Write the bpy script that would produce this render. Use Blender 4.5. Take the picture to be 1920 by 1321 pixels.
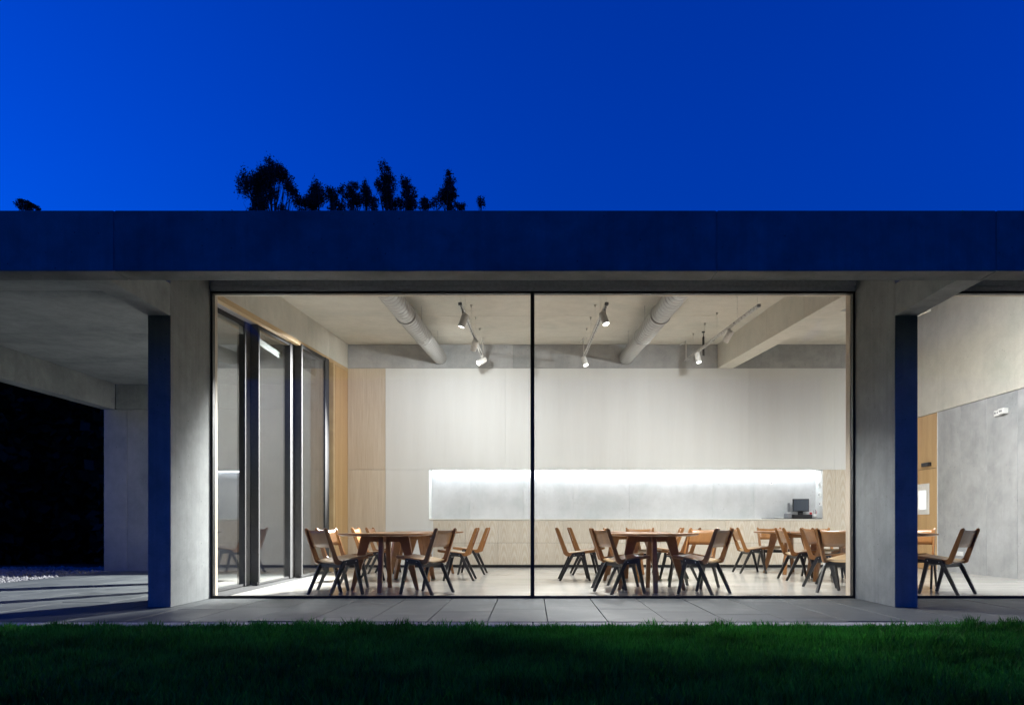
import bpy, bmesh, math, random
import numpy as np
from mathutils import Vector, Matrix
R = math.radians
scene = bpy.context.scene
for o in list(bpy.data.objects): bpy.data.objects.remove(o)
COL = scene.collection

# ------------------------------------------------------------------ camera
EYE = 0.84; FPX = 1400.0
cd = bpy.data.cameras.new('camera'); cam = bpy.data.objects.new('camera', cd); COL.objects.link(cam)
cam.location = (0, 0, EYE); cam.rotation_euler = (R(90), 0, 0)
cd.sensor_fit = 'HORIZONTAL'; cd.sensor_width = 36; cd.lens = FPX/1920*36
cd.shift_x = -39/1920; cd.shift_y = 324.5/1920; cd.clip_start = 0.05; cd.clip_end = 3000
scene.camera = cam

# ------------------------------------------------------------------ sky (blue hour: the sun has set on the left)
w = bpy.data.worlds.new('World'); scene.world = w; w.use_nodes = True
nt = w.node_tree; nt.nodes.clear()
sky = nt.nodes.new('ShaderNodeTexSky'); sky.sky_type = 'NISHITA'; sky.sun_disc = False
sky.sun_elevation = R(-1.2); sky.sun_rotation = R(-81); sky.altitude = 300; sky.air_density = 1.3; sky.dust_density = 0.3; sky.ozone_density = 6.0
tint = nt.nodes.new('ShaderNodeMix'); tint.data_type = 'RGBA'; tint.blend_type = 'MULTIPLY'; tint.inputs[0].default_value = 1.0
tint.inputs[7].default_value = (0.0, 0.54, 1.0, 1)          # tungsten white balance of the photograph's blue hour
bg = nt.nodes.new('ShaderNodeBackground'); bg.inputs[1].default_value = 0.162
ow = nt.nodes.new('ShaderNodeOutputWorld')
nt.links.new(sky.outputs[0], tint.inputs[6]); nt.links.new(tint.outputs[2], bg.inputs[0]); nt.links.new(bg.outputs[0], ow.inputs[0])

scene.view_settings.view_transform = 'Standard'; scene.view_settings.look = 'None'
scene.view_settings.exposure = 4.0      # long exposure at dusk
EX = 1/16; scene.view_settings.gamma = 1.0; scene.view_settings.use_curve_mapping = False
scene.render.engine = 'CYCLES'
cy = scene.cycles
cy.max_bounces = 10; cy.diffuse_bounces = 6; cy.glossy_bounces = 5; cy.transparent_max_bounces = 24; cy.sample_clamp_indirect = 0.4
cy.caustics_reflective = False; cy.caustics_refractive = False

# ------------------------------------------------------------------ materials
class NB:
    def __init__(s, name):
        s.m = bpy.data.materials.new(name); s.m.use_nodes = True
        s.t = s.m.node_tree; s.b = s.t.nodes['Principled BSDF']; s.o = s.t.nodes['Material Output']
    def n(s, typ, **kw):
        d = s.t.nodes.new(typ)
        for k, v in kw.items(): setattr(d, k, v)
        return d
    def l(s, a, b): s.t.links.new(a, b)
    def coords(s, scale=(1,1,1), gen='Object', rand=True, rot=(0,0,0)):
        tc = s.n('ShaderNodeTexCoord'); mp = s.n('ShaderNodeMapping'); mp.inputs['Scale'].default_value = scale
        mp.inputs['Rotation'].default_value = rot
        s.l(tc.outputs[gen], mp.inputs[0])
        if rand:
            oi = s.n('ShaderNodeObjectInfo'); mu = s.n('ShaderNodeMath', operation='MULTIPLY'); mu.inputs[1].default_value = 17.0
            s.l(oi.outputs['Random'], mu.inputs[0]); cb = s.n('ShaderNodeCombineXYZ')
            for i in range(3): s.l(mu.outputs[0], cb.inputs[i])
            s.l(cb.outputs[0], mp.inputs['Location'])
        return mp.outputs[0]
    def noise(s, vec, scale, detail=4, rough=.55, dist=0):
        d = s.n('ShaderNodeTexNoise'); d.inputs['Scale'].default_value = scale; d.inputs['Detail'].default_value = detail
        d.inputs['Roughness'].default_value = rough; d.inputs['Distortion'].default_value = dist
        s.l(vec, d.inputs['Vector']); return d.outputs['Fac']
    def ramp(s, fac, stops):
        d = s.n('ShaderNodeValToRGB'); e = d.color_ramp.elements
        while len(e) < len(stops): e.new(0.5)
        for i, (p, c) in enumerate(stops):
            e[i].position = p; e[i].color = (*c, 1) if len(c) == 3 else c
        s.l(fac, d.inputs[0]); return d.outputs[0]
    def mix(s, fac, a, b, blend='MIX'):
        d = s.n('ShaderNodeMix', data_type='RGBA', blend_type=blend)
        for sock, v in ((d.inputs[0], fac), (d.inputs[6], a), (d.inputs[7], b)):
            if hasattr(v, 'links'): s.l(v, sock)
            elif isinstance(v, (int, float)): sock.default_value = v
            else: sock.default_value = (*v, 1)
        return d.outputs[2]
    def bump(s, h, strength=.2, dist=.01):
        d = s.n('ShaderNodeBump'); d.inputs['Strength'].default_value = strength; d.inputs['Distance'].default_value = dist
        s.l(h, d.inputs['Height']); s.l(d.outputs[0], s.b.inputs['Normal'])
    def col(s, c):
        if hasattr(c, 'links'): s.l(c, s.b.inputs['Base Color'])
        else: s.b.inputs['Base Color'].default_value = (*c, 1)
    def rough(s, r):
        if hasattr(r, 'links'): s.l(r, s.b.inputs['Roughness'])
        else: s.b.inputs['Roughness'].default_value = r

M = {}
def concrete(name, base, var=.22, streak=.2, rough=.75, cool=(.96,1.0,1.0)):
    b = NB(name)
    v = b.coords((1,1,1), gen='Object', rand=True)
    n1 = b.noise(v, .8, 7, .62, .8)          # broad clouds
    n2 = b.noise(v, 4.5, 6, .65, .3)         # blotches
    lo = tuple(x*(1-var)*c for x, c in zip(base, cool)); hi = tuple(x*(1+var*.75) for x in base)
    c = b.ramp(n1, [(.30, lo), (.5, base), (.70, hi)])
    c = b.mix(.55, c, b.ramp(n2, [(.30, (1-var*1.3,)*3), (.62, (1.06,1.06,1.06))]), 'MULTIPLY')
    vs = b.coords((14, 14, .35), rand=True)
    st = b.ramp(b.noise(vs, 1.0, 5, .7), [(.34, (.5,.52,.52)), (.56, (1,1,1))])
    c = b.mix(streak, c, st, 'MULTIPLY')
    fine = b.noise(v, 60, 3, .7)
    c = b.mix(.3, c, b.ramp(fine, [(.3, (.75,.75,.75)), (.7, (1.1,1.1,1.1))]), 'MULTIPLY')
    vo = b.n('ShaderNodeTexVoronoi'); vo.inputs['Scale'].default_value = 11; b.l(v, vo.inputs['Vector'])
    hole = b.ramp(vo.outputs['Distance'], [(.05, (.38,.38,.38)), (.09, (1,1,1))])
    gate = b.ramp(b.noise(v, 1.3, 3), [(.44, (0,0,0)), (.52, (1,1,1))])
    c = b.mix(1.0, c, b.mix(gate, (1,1,1), hole), 'MULTIPLY')
    b.col(c); b.rough(rough)
    b.bump(b.mix(.4, n2, fine), .14, .012)
    M[name] = b.m
concrete('concrete', (.27,.285,.285), .26, .22)
concrete('concrete_brightened', (.37,.39,.39), .26, .16)  # same concrete, base colour raised to stand in for weak portico light
concrete('concrete_weathered', (.215,.23,.235), .34, .22)
concrete('concrete_warm', (.62,.595,.53), .10, .06)
concrete('concrete_grey', (.42,.425,.435), .20, .10)
concrete('concrete_pale', (.58,.59,.61), .12, .06)

def paving_mat():
    b = NB('paving_stone'); v = b.coords((1,1,1))
    n1 = b.noise(v, 2.2, 6, .65, .4)
    oi = b.n('ShaderNodeObjectInfo')
    c = b.ramp(n1, [(.25, (.068,.078,.084)), (.55, (.102,.114,.12)), (.8, (.14,.15,.154))])
    c = b.mix(.8, c, b.ramp(oi.outputs['Random'], [(0, (.72,.73,.75)), (1, (1.1,1.09,1.06))]), 'MULTIPLY')
    f = b.noise(v, 80, 3, .7)
    c = b.mix(.5, c, b.ramp(f, [(.3, (.75,.75,.75)), (.7, (1.15,1.15,1.15))]), 'MULTIPLY')
    b.col(c); b.rough(b.ramp(n1, [(.3, (.45,)*3), (.7, (.68,)*3)])); b.bump(b.mix(.5, n1, f), .15, .006)
    M['paving'] = b.m
paving_mat()

def wood(name, lo, hi, grain=22, *a, broadmix=.5, **k):
    _wood(name, lo, hi, grain, *a, broadmix=broadmix, **k)
def _wood(name, lo, hi, grain=22, rings=True, rough=.5, axis='Z', tintvar=.1, spec=.4, gloss_coat=0, broadmix=.5):
    b = NB(name)
    sc = {'Z': (1,1,.045), 'X': (.045,1,1), 'Y': (1,.045,1)}[axis]
    v = b.coords(sc)
    fine = b.noise(v, grain*4, 5, .65, .2)
    broad = b.noise(v, grain*.28, 3, .5, .5)
    if rings:
        tc = b.n('ShaderNodeTexCoord'); sep = b.n('ShaderNodeSeparateXYZ'); b.l(tc.outputs['Object'], sep.inputs[0])
        pp = b.n('ShaderNodeMath', operation='PINGPONG'); pp.inputs[1].default_value = .105; b.l(sep.outputs[0], pp.inputs[0])
        z = b.n('ShaderNodeMath', operation='MULTIPLY'); z.inputs[1].default_value = .055; b.l(sep.outputs[2], z.inputs[0])
        oi = b.n('ShaderNodeObjectInfo'); zo = b.n('ShaderNodeMath', operation='MULTIPLY_ADD'); zo.inputs[1].default_value = .22; b.l(oi.outputs['Random'], zo.inputs[0]); b.l(z.outputs[0], zo.inputs[2])
        cb = b.n('ShaderNodeCombineXYZ'); b.l(pp.outputs[0], cb.inputs[0]); b.l(zo.outputs[0], cb.inputs[1])
        wv = b.n('ShaderNodeTexWave', wave_type='RINGS', rings_direction='Z'); wv.inputs['Scale'].default_value = 26; wv.inputs['Distortion'].default_value = 2.2; wv.inputs['Detail'].default_value = 2; wv.inputs['Detail Scale'].default_value = 6
        b.l(cb.outputs[0], wv.inputs['Vector'])
        g = b.mix(.6, wv.outputs['Fac'], fine)
    else:
        g = b.mix(.35, fine, broad)
    c = b.ramp(g, [(.25, lo), (.75, hi)])
    c = b.mix(broadmix, c, b.ramp(broad, [(.3, (.86,.83,.8)), (.7, (1.06,1.06,1.06))]), 'MULTIPLY')
    oi2 = b.n('ShaderNodeObjectInfo')
    c = b.mix(1.0, c, b.ramp(oi2.outputs['Random'], [(0, (1-tintvar,)*3), (1, (1+tintvar*.4,)*3)]), 'MULTIPLY')
    b.col(c); b.rough(rough); b.b.inputs['Specular IOR Level'].default_value = spec
    b.b.inputs['Coat Weight'].default_value = gloss_coat; b.b.inputs['Coat Roughness'].default_value = .25
    b.bump(fine, .08, .003)
    M[name] = b.m
wood('pine_white', (.67,.68,.675), (.735,.745,.74), 13, False, .6, tintvar=.02, broadmix=.12)
wood('pine_grain', (.58,.50,.39), (.68,.64,.57), 22, True, .5, tintvar=.08)
wood('pine_orange', (.46,.28,.12), (.62,.42,.21), 20, False, .5, tintvar=.06)
wood('pine_warm', (.48,.39,.29), (.70,.64,.55), 9, False, .5, tintvar=.05)
wood('pine_beam', (.50,.34,.17), (.66,.49,.28), 24, False, .5, 'Y')
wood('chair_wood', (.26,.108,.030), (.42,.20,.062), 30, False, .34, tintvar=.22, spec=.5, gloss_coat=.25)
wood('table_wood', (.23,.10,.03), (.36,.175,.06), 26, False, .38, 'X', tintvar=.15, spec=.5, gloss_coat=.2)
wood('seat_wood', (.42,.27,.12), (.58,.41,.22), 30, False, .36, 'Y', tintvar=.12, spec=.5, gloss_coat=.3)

def simple(name, c, rough=.5, metal=0, spec=.5, nscale=30, var=.15, bump=.05):
    b = NB(name); v = b.coords((1,1,1))
    n1 = b.noise(v, nscale, 4, .6)
    b.col(b.ramp(n1, [(.3, tuple(x*(1-var) for x in c)), (.7, tuple(min(1, x*(1+var)) for x in c))]))
    b.rough(b.ramp(n1, [(.3, (max(0, rough-.06),)*3), (.7, (min(1, rough+.06),)*3)])); b.b.inputs['Metallic'].default_value = metal
    b.b.inputs['Specular IOR Level'].default_value = spec
    if bump: b.bump(n1, bump, .004)
    M[name] = b.m
simple('charcoal', (.022,.021,.02), .42, nscale=60)
simple('black_metal', (.010,.010,.011), .4)
simple('anodised', (.075,.075,.076), .85, .0, spec=.06)
simple('dark_header', (.42,.43,.47), .5, .3)
simple('galvanised', (.40,.40,.395), .42, .65, nscale=5, var=.06)
simple('white_metal', (.72,.71,.69), .4)
simple('rail_metal', (.55,.54,.52), .3, .5)
simple('white_plastic', (.78,.78,.77), .45, var=.04)
simple('black_plastic', (.018,.018,.02), .35, var=.1)
simple('grey_plastic', (.22,.23,.25), .4)
simple('paper', (.8,.8,.8), .8, var=.04)
simple('pen_red', (.5,.05,.06), .4); simple('pen_brown', (.3,.16,.08), .5); simple('steel', (.6,.6,.6), .3, .9)
simple('screen_glass', (.07,.085,.11), .12, spec=.6, bump=0, var=.05)
simple('counter_top', (.66,.64,.58), .35, nscale=20, var=.06)
simple('bark', (.10,.08,.06), .9, nscale=6, var=.4)
simple('earth', (.035,.045,.02), .95, nscale=3, var=.5)
simple('kerb_stone', (.36,.36,.36), .8, nscale=12, var=.2)
simple('pebble', (.20,.20,.215), .8, nscale=2, var=.35)

def floor_mat():
    b = NB('polished_floor'); v = b.coords((1,1,1), rand=False)
    n1 = b.noise(v, 1.1, 5, .6, .5); f = b.noise(v, 120, 3, .7); vs = b.noise(b.coords((.35,3,1), rand=False), 2.0, 4, .6)
    c = b.ramp(n1, [(.3, (.56,.545,.50)), (.7, (.66,.645,.60))])
    c = b.mix(.4, c, b.ramp(f, [(.35, (.82,.82,.82)), (.65, (1.05,1.05,1.05))]), 'MULTIPLY')
    b.col(c); b.rough(b.ramp(vs, [(.3, (.12,)*3), (.7, (.18,)*3)])); b.b.inputs['Specular IOR Level'].default_value = .6
    b.bump(n1, .03, .01); M['floor'] = b.m
floor_mat()

def leaf_mat(name, a, c2, rough=.7):
    b = NB(name); oi = b.n('ShaderNodeNewGeometry')
    c = b.ramp(oi.outputs['Random Per Island'], [(0, a), (1, c2)])
    b.col(c); b.rough(rough); b.b.inputs['Specular IOR Level'].default_value = .2
    M[name] = b.m
def grass_mat():
    b = NB('grass_blade'); g_ = b.n('ShaderNodeNewGeometry'); v = b.coords((1,1,1), rand=False)
    c = b.ramp(g_.outputs['Random Per Island'], [(0, (.016,.125,.012)), (1, (.060,.32,.040))])
    c = b.mix(.85, c, b.ramp(b.noise(v, 1.1, 4, .6), [(.36, (.42,.32,.3)), (.62, (1.1,1.15,1.05))]), 'MULTIPLY')
    b.col(c); b.rough(.5); b.b.inputs['Specular IOR Level'].default_value = .25
    tl = b.n('ShaderNodeBsdfTranslucent'); b.l(c, tl.inputs[0]); mx = b.n('ShaderNodeMixShader'); mx.inputs[0].default_value = .5
    b.l(b.b.outputs[0], mx.inputs[1]); b.l(tl.outputs[0], mx.inputs[2]); b.l(mx.outputs[0], b.o.inputs[0]); M['grass_blade'] = b.m
grass_mat()
leaf_mat('eucalyptus_leaf', (.04,.05,.035), (.06,.08,.05))
leaf_mat('hedge_leaf', (.012,.02,.008), (.022,.034,.014))

def glass_mat(name, power, f0):
    b = NB(name); t = b.t; t.nodes.remove(b.b)
    lw = b.n('ShaderNodeLayerWeight'); lw.inputs[0].default_value = .5
    pw = b.n('ShaderNodeMath', operation='POWER'); pw.inputs[1].default_value = power; b.l(lw.outputs['Facing'], pw.inputs[0])
    fr = b.n('ShaderNodeMath', operation='MULTIPLY_ADD'); fr.inputs[1].default_value = .92; fr.inputs[2].default_value = f0; b.l(pw.outputs[0], fr.inputs[0])
    tr = b.n('ShaderNodeBsdfTransparent'); tr.inputs[0].default_value = (.97,.985,.98,1)
    gl = b.n('ShaderNodeBsdfGlossy'); gl.inputs['Roughness'].default_value = .01
    mx = b.n('ShaderNodeMixShader'); b.l(fr.outputs[0], mx.inputs[0]); b.l(tr.outputs[0], mx.inputs[1]); b.l(gl.outputs[0], mx.inputs[2])
    b.l(mx.outputs[0], b.o.inputs[0]); M[name] = b.m
glass_mat('glass', 4.2, .035); glass_mat('coated_glass', 2.6, .05)
def emit(name, c, s):
    b = NB(name); b.b.inputs['Base Color'].default_value = (.8,.8,.8,1)
    b.b.inputs['Emission Color'].default_value = (*c, 1); b.b.inputs['Emission Strength'].default_value = s*EX; M[name] = b.m
emit('lamp_face', (1,.95,.88), 14)
emit('led', (.88,.94,1), 68)
emit('pane_glow', (.85,.93,1), .75)  # door pane is no lamp; its brightness is put in as emission

# ------------------------------------------------------------------ mesh helpers
def bm_box(bm, x0, x1, y0, y1, z0, z1, bev=0):
    vs = [bm.verts.new(p) for p in ((x0,y0,z0),(x1,y0,z0),(x1,y1,z0),(x0,y1,z0),(x0,y0,z1),(x1,y0,z1),(x1,y1,z1),(x0,y1,z1))]
    fs = [(0,3,2,1),(4,5,6,7),(0,1,5,4),(1,2,6,5),(2,3,7,6),(3,0,4,7)]
    faces = [bm.faces.new([vs[i] for i in f]) for f in fs]
    if bev:
        es = {e for f in faces for e in f.edges}
        bmesh.ops.bevel(bm, geom=list(es), offset=bev, segments=1, affect='EDGES', profile=.5)
def bm_hex(bm, pts):   # 8 points, bottom loop then top loop
    vs = [bm.verts.new(p) for p in pts]
    for f in ((0,3,2,1),(4,5,6,7),(0,1,5,4),(1,2,6,5),(2,3,7,6),(3,0,4,7)): bm.faces.new([vs[i] for i in f])
def bm_tube(bm, a, b, r0, r1=None, n=10, cap=True):
    r1 = r0 if r1 is None else r1
    a = Vector(a); b = Vector(b); d = (b-a).normalized()
    u = d.orthogonal().normalized(); v = d.cross(u)
    A = [bm.verts.new(a + (u*math.cos(t)+v*math.sin(t))*r0) for t in [2*math.pi*i/n for i in range(n)]]
    B = [bm.verts.new(b + (u*math.cos(t)+v*math.sin(t))*r1) for t in [2*math.pi*i/n for i in range(n)]]
    for i in range(n): f = bm.faces.new((A[i], A[(i+1)%n], B[(i+1)%n], B[i])); f.smooth = True
    if cap: bm.faces.new(A[::-1]); bm.faces.new(B)
def bm_lathe(bm, prof, n=32, axis='Z', origin=(0,0,0), smooth=True):
    rings = []
    O = Vector(origin)
    for r, z in prof:
        ring = []
        for i in range(n):
            t = 2*math.pi*i/n
            p = Vector((r*math.cos(t), r*math.sin(t), z)) if axis == 'Z' else Vector((r*math.cos(t), z, r*math.sin(t)))
            ring.append(bm.verts.new(O+p))
        rings.append(ring)
    for a, b in zip(rings, rings[1:]):
        for i in range(n):
            f = bm.faces.new((a[i], a[(i+1)%n], b[(i+1)%n], b[i])); f.smooth = smooth
    bm.faces.new(rings[0][::-1]); bm.faces.new(rings[-1])
def bm_extrude_yz(bm, pts, x0, x1):
    A = [bm.verts.new((x0, y, z)) for y, z in pts]; B = [bm.verts.new((x1, y, z)) for y, z in pts]
    n = len(pts)
    bm.faces.new(A[::-1]); bm.faces.new(B)
    for i in range(n): bm.faces.new((A[i], A[(i+1)%n], B[(i+1)%n], B[i]))
def mesh_of(bm, name):
    bmesh.ops.recalc_face_normals(bm, faces=bm.faces[:])
    me = bpy.data.meshes.new(name); bm.to_mesh(me); bm.free(); return me
def obj(name, bm, mat, parent=None, loc=(0,0,0)):
    me = bm if isinstance(bm, bpy.types.Mesh) else mesh_of(bm, name)
    o = bpy.data.objects.new(name, me); COL.objects.link(o)
    if mat and not me.materials: me.materials.append(M[mat])
    o.location = loc
    if parent: o.parent = parent
    return o
def box(name, x0, x1, y0, y1, z0, z1, mat, parent=None, bev=0):
    """box with its origin at its own centre (so object-space textures follow it)"""
    c = Vector(((x0+x1)/2, (y0+y1)/2, (z0+z1)/2)); bm = bmesh.new()
    bm_box(bm, x0-c.x, x1-c.x, y0-c.y, y1-c.y, z0-c.z, z1-c.z, bev)
    o = obj(name, bm, mat, None, c)
    if parent:
        o.parent = parent
        o.location = c - world_loc(parent)
    return o
def world_loc(o):
    l = Vector(o.location)
    while o.parent: o = o.parent; l += Vector(o.location)
    return l
def empty(name, loc=(0,0,0), rz=0, parent=None):
    o = bpy.data.objects.new(name, None); COL.objects.link(o); o.location = loc; o.rotation_euler = (0,0,rz); o.empty_display_size = .2
    if parent: o.parent = parent
    return o
def tag(o, label, cat, group=None):
    o['label'] = label; o['category'] = cat
    if group: o['group'] = group
    return o
def copy_tree(o, parent=None):
    c = o.copy(); COL.objects.link(c); c.parent = parent
    for ch in o.children: copy_tree(ch, c)
    return c
def kind(o, k): o['kind'] = k; return o

# ------------------------------------------------------------------ levels measured from the photograph
XP = 3.73                 # inner faces of the two piers
PW = 0.235                # pier and beam width
YF0, YF1 = 6.33, 6.57     # fascia front / back
YC = 7.69                 # pier front
YW = 8.67                 # glazing plane
YB = 15.05                # counter wall
ZB = 2.995                # underside of the outside beams
XR = 7.66                 # inner face of the far side wall
SL = 0.068                # the dining room's ceiling rises towards the counter
def zc(y): return 4.49 - SL*(YB-y)         # ceiling
def zbm(y): return 4.01 - SL*(YB-y)        # underside of the inside beams
def zdh(y): return 3.51 + SL*(y-8.8)       # head of the sliding doors

# ------------------------------------------------------------------ ground
def sheet(name, x0, x1, y0, y1, z, mat):
    bm = bmesh.new(); bm.faces.new([bm.verts.new(p) for p in ((x0,y0,z),(x1,y0,z),(x1,y1,z),(x0,y1,z))]); return kind(obj(name, bm, mat), 'structure')
sheet('ground', -900, 900, -600, 1500, -.16, 'earth')
sheet('lawn', -14, 14, -3, YF0-.03, -.07, 'earth')

pv = kind(box('paving', -7.87, 9.5, YF0+.06, YW, -.15, -.030, 'kerb_stone'), 'structure')
box('paving_bed', -7.87, -3.97, YW+.002, 13.86, -.15, -.030, 'kerb_stone', pv)
rnd = random.Random(4)
SWD = .53
for i in range(-15, 18):
    x0 = i*SWD + .13; x1 = x0 + SWD
    if x1 < -7.9: continue
    x0 = max(x0, -7.87)
    yend = 13.86 if x1 < -3.9 else YW-.004
    y = 7.79 - .24*abs(i) - 1.4*3
    while y > 5.2: y -= 1.4
    while y < yend:
        a, b_ = max(y, YF1-.02), min(y+1.4, yend); y += 1.4
        if b_-a < .05: continue
        dz = rnd.uniform(-.0012, .0012)
        box('paving_slab', x0+.0035, x1-.0035, a+.0035, b_-.0035, -.028, 0+dz, 'paving', pv, .0025)
kr = kind(empty('kerb', (0, YF0+.05, -.1)), 'structure')
x = -9.0
while x < 9.5:
    box('kerb_stone', x+.003, x+.997, YF0+.0, YF1-.026, -.14, -.004, 'kerb_stone', kr, .006); x += 1.0

fl = kind(box('floor', -3.96, XR, YW+.03, YB+.02, -.12, -.001, 'floor'), 'structure')

# gravel bed beside the portico
sheet('gravel_bed', -24, -7.875, 6.6, 15.6, -.045, 'earth')
def pebbles():
    ico = bmesh.new(); bmesh.ops.create_icosphere(ico, subdivisions=1, radius=1)
    V = np.array([v.co[:] for v in ico.verts]); F = np.array([[v.index for v in f.verts] for f in ico.faces]); ico.free()
    g = np.random.default_rng(3); n = 9000
    u = g.random((n,2)); px = -7.9 - 8*u[:,0]**1.5; py = 6.7 + 8.7*u[:,1]
    s = g.uniform(.018, .045, n); nv = len(V)
    P = V[None]*s[:,None,None]*g.uniform(.6,1.2,(n,1,3)); a = g.uniform(0, 6.28, n); ca, sa = np.cos(a), np.sin(a)
    Q = P.copy(); Q[...,0] = P[...,0]*ca[:,None]-P[...,1]*sa[:,None]; Q[...,1] = P[...,0]*sa[:,None]+P[...,1]*ca[:,None]
    Q[...,0] += px[:,None]; Q[...,1] += py[:,None]; Q[...,2] += (-.04+s*.4)[:,None]
    me = bpy.data.meshes.new('pebbles'); FF = (F[None]+ (np.arange(n)*nv)[:,None,None]).reshape(-1,3)
    me.from_pydata(Q.reshape(-1,3).tolist(), [], FF.tolist()); return me
kind(tag(obj('gravel', pebbles(), 'pebble'), 'pale round gravel lying beside the portico paving', 'gravel'), 'stuff')

# lawn blades
def grass():
    g = np.random.default_rng(11)
    n = 300000
    yy = 2.2 + (YF0+.025-2.2)*np.sqrt(g.random(n)*.93+.07)
    hw = 1.4 + yy*.95
    xx = (g.random(n)*2-1)*hw
    patch = .5+.5*np.sin(xx*1.7+np.sin(yy*2.3)*1.3)*np.sin(yy*2.9+xx*.6)
    tuft = np.clip(np.sin(xx*9.1+3*np.sin(yy*7.3))*np.sin(yy*11.7+2*np.sin(xx*5.9)), 0, 1)
    h = g.uniform(.04, .105, n)*(.75+.35*patch) * (1+.55*tuft) * np.where(yy > YF0-.2, 1.02, 1.0)
    wd = g.uniform(.0022, .0050, n)*1.45; a = g.uniform(0, 6.28, n); lean = g.uniform(.05,.55,n)*h; la = g.uniform(0,6.28,n)
    dx, dy = np.cos(a)*wd, np.sin(a)*wd; lx, ly = np.cos(la)*lean, np.sin(la)*lean
    z0 = -.07
    P = np.zeros((n,5,3))
    P[:,0] = np.c_[xx-dx, yy-dy, np.full(n,z0)]; P[:,1] = np.c_[xx+dx, yy+dy, np.full(n,z0)]
    P[:,2] = np.c_[xx+dx*.75+lx*.35, yy+dy*.75+ly*.35, z0+h*.6]; P[:,3] = np.c_[xx-dx*.75+lx*.35, yy-dy*.75+ly*.35, z0+h*.6]
    P[:,4] = np.c_[xx+lx, yy+ly, z0+h]
    me = bpy.data.meshes.new('grass'); me.vertices.add(n*5); me.vertices.foreach_set('co', P.reshape(-1).astype(np.float32))
    b0 = np.arange(n)*5
    loops = np.c_[b0, b0+1, b0+2, b0+3, b0+3, b0+2, b0+4].reshape(-1)
    me.loops.add(n*7); me.loops.foreach_set('vertex_index', loops.astype(np.int32))
    me.polygons.add(n*2); st = np.c_[np.arange(n)*7, np.arange(n)*7+4].reshape(-1); me.polygons.foreach_set('loop_start', st.astype(np.int32))
    me.update(calc_edges=True); me.validate(); return me
kind(tag(obj('grass', grass(), 'grass_blade'), 'short green lawn grass along the pale kerb', 'grass'), 'stuff')

# ------------------------------------------------------------------ the building
B = tag(empty('pavilion'), 'low concrete pavilion with wide glazed front, deep roof edge and open portico', 'building')
def seg_box(name, segname, x0, x1, y0, y1, z0, z1, mat, cuts, axis, parent=B, gap=.004, zf=None, core_in=.006, bev=.004):
    """part: a core with cast segments as its pieces. zf = (zlow(y), zhigh(y)) for the sloping ones"""
    core = empty(name, ((x0+x1)/2, (y0+y1)/2, z0), 0, parent)
    bmc = bmesh.new(); wl = world_loc(core)
    def hexa(bm, X0, X1, Y0, Y1, Z0, Z1, shrink=0):
        f0 = zf[0] if zf else (lambda y: Z0); f1 = zf[1] if zf else (lambda y: Z1)
        X0 += shrink; X1 -= shrink; Y0 += shrink; Y1 -= shrink
        pts = [(X0,Y0,f0(Y0)+shrink),(X1,Y0,f0(Y0)+shrink),(X1,Y1,f0(Y1)+shrink),(X0,Y1,f0(Y1)+shrink),(X0,Y0,f1(Y0)-shrink),(X1,Y0,f1(Y0)-shrink),(X1,Y1,f1(Y1)-shrink),(X0,Y1,f1(Y1)-shrink)]
        return pts
    bm_hex(bmc, [tuple(Vector(p)-wl) for p in hexa(bmc, x0, x1, y0, y1, z0, z1, core_in)])
    obj('core', bmc, mat, core)
    lo, hi = {'x': (x0,x1), 'y': (y0,y1), 'z': (z0,z1)}[axis]
    cs = [lo] + sorted(c for c in cuts if lo+.05 < c < hi-.05) + [hi]
    for a, b_ in zip(cs, cs[1:]):
        ga = gap/2 if a > lo else 0; gb = gap/2 if b_ < hi else 0
        A = [x0,x1,y0,y1,z0,z1]; i = {'x':0,'y':2,'z':4}[axis]; A[i] = a+ga; A[i+1] = b_-gb
        bm = bmesh.new(); pts = hexa(bm, *A); c = sum((Vector(p) for p in pts), Vector())/8
        bm_hex(bm, [tuple(Vector(p)-c) for p in pts])
        if bev: bmesh.ops.bevel(bm, geom=bm.edges[:], offset=bev, segments=1, affect='EDGES')
        o = obj(segname, bm, mat, core); o.location = c-wl
    return core
def fr(a, b_, st): return [a+st*i for i in range(1, int((b_-a)/st)+1)]

# roof edge
seg_box('fascia', 'fascia_segment', -11.5, 11.5, YF0, YF1, ZB+.002, 3.51, 'concrete_weathered', [-3.55, 1.56, 3.93, 7.9, -7.9], 'x', gap=.012)
# outside beams running from the piers to the roof edge, and the piers
for sx in (-1, 1):
    xa, xb = sorted((sx*XP, sx*(XP+PW)))
    seg_box('outside_beam', 'beam_segment', xa, xb, YF1+.003, YC-.003, ZB+.004, 3.33, 'concrete_brightened', [], 'y')
    seg_box('pier', 'pier_block', xa, xb, YC, YW+.132, 0, 3.72, 'concrete', [], 'z')
# portico
seg_box('outside_beam', 'beam_segment', -7.985, -7.75, YF1+.003, 13.86, ZB, 3.47, 'concrete_brightened', [8.45, 10.9], 'y')
seg_box('outside_beam', 'beam_segment', -7.745, -3.97, 13.86, 14.08, ZB+.01, 3.46, 'concrete_brightened', [-5.8], 'x')
seg_box('portico_wall', 'wall_panel', -7.985, -3.97, 13.90, 14.13, -.1, ZB+.006, 'concrete_grey', [-7.55, -6.3, -5.1], 'x')
seg_box('portico_ceiling', 'ceiling_panel', -7.745, -3.968, YF1+.003, 13.855, 3.46, 3.56, 'concrete_brightened', [8.35, 10.2, 12.0], 'y')
seg_box('portico_ceiling', 'ceiling_panel', -11.5, -7.99, YF1+.003, 8.3, 3.46, 3.56, 'concrete_brightened', [], 'y')
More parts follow.
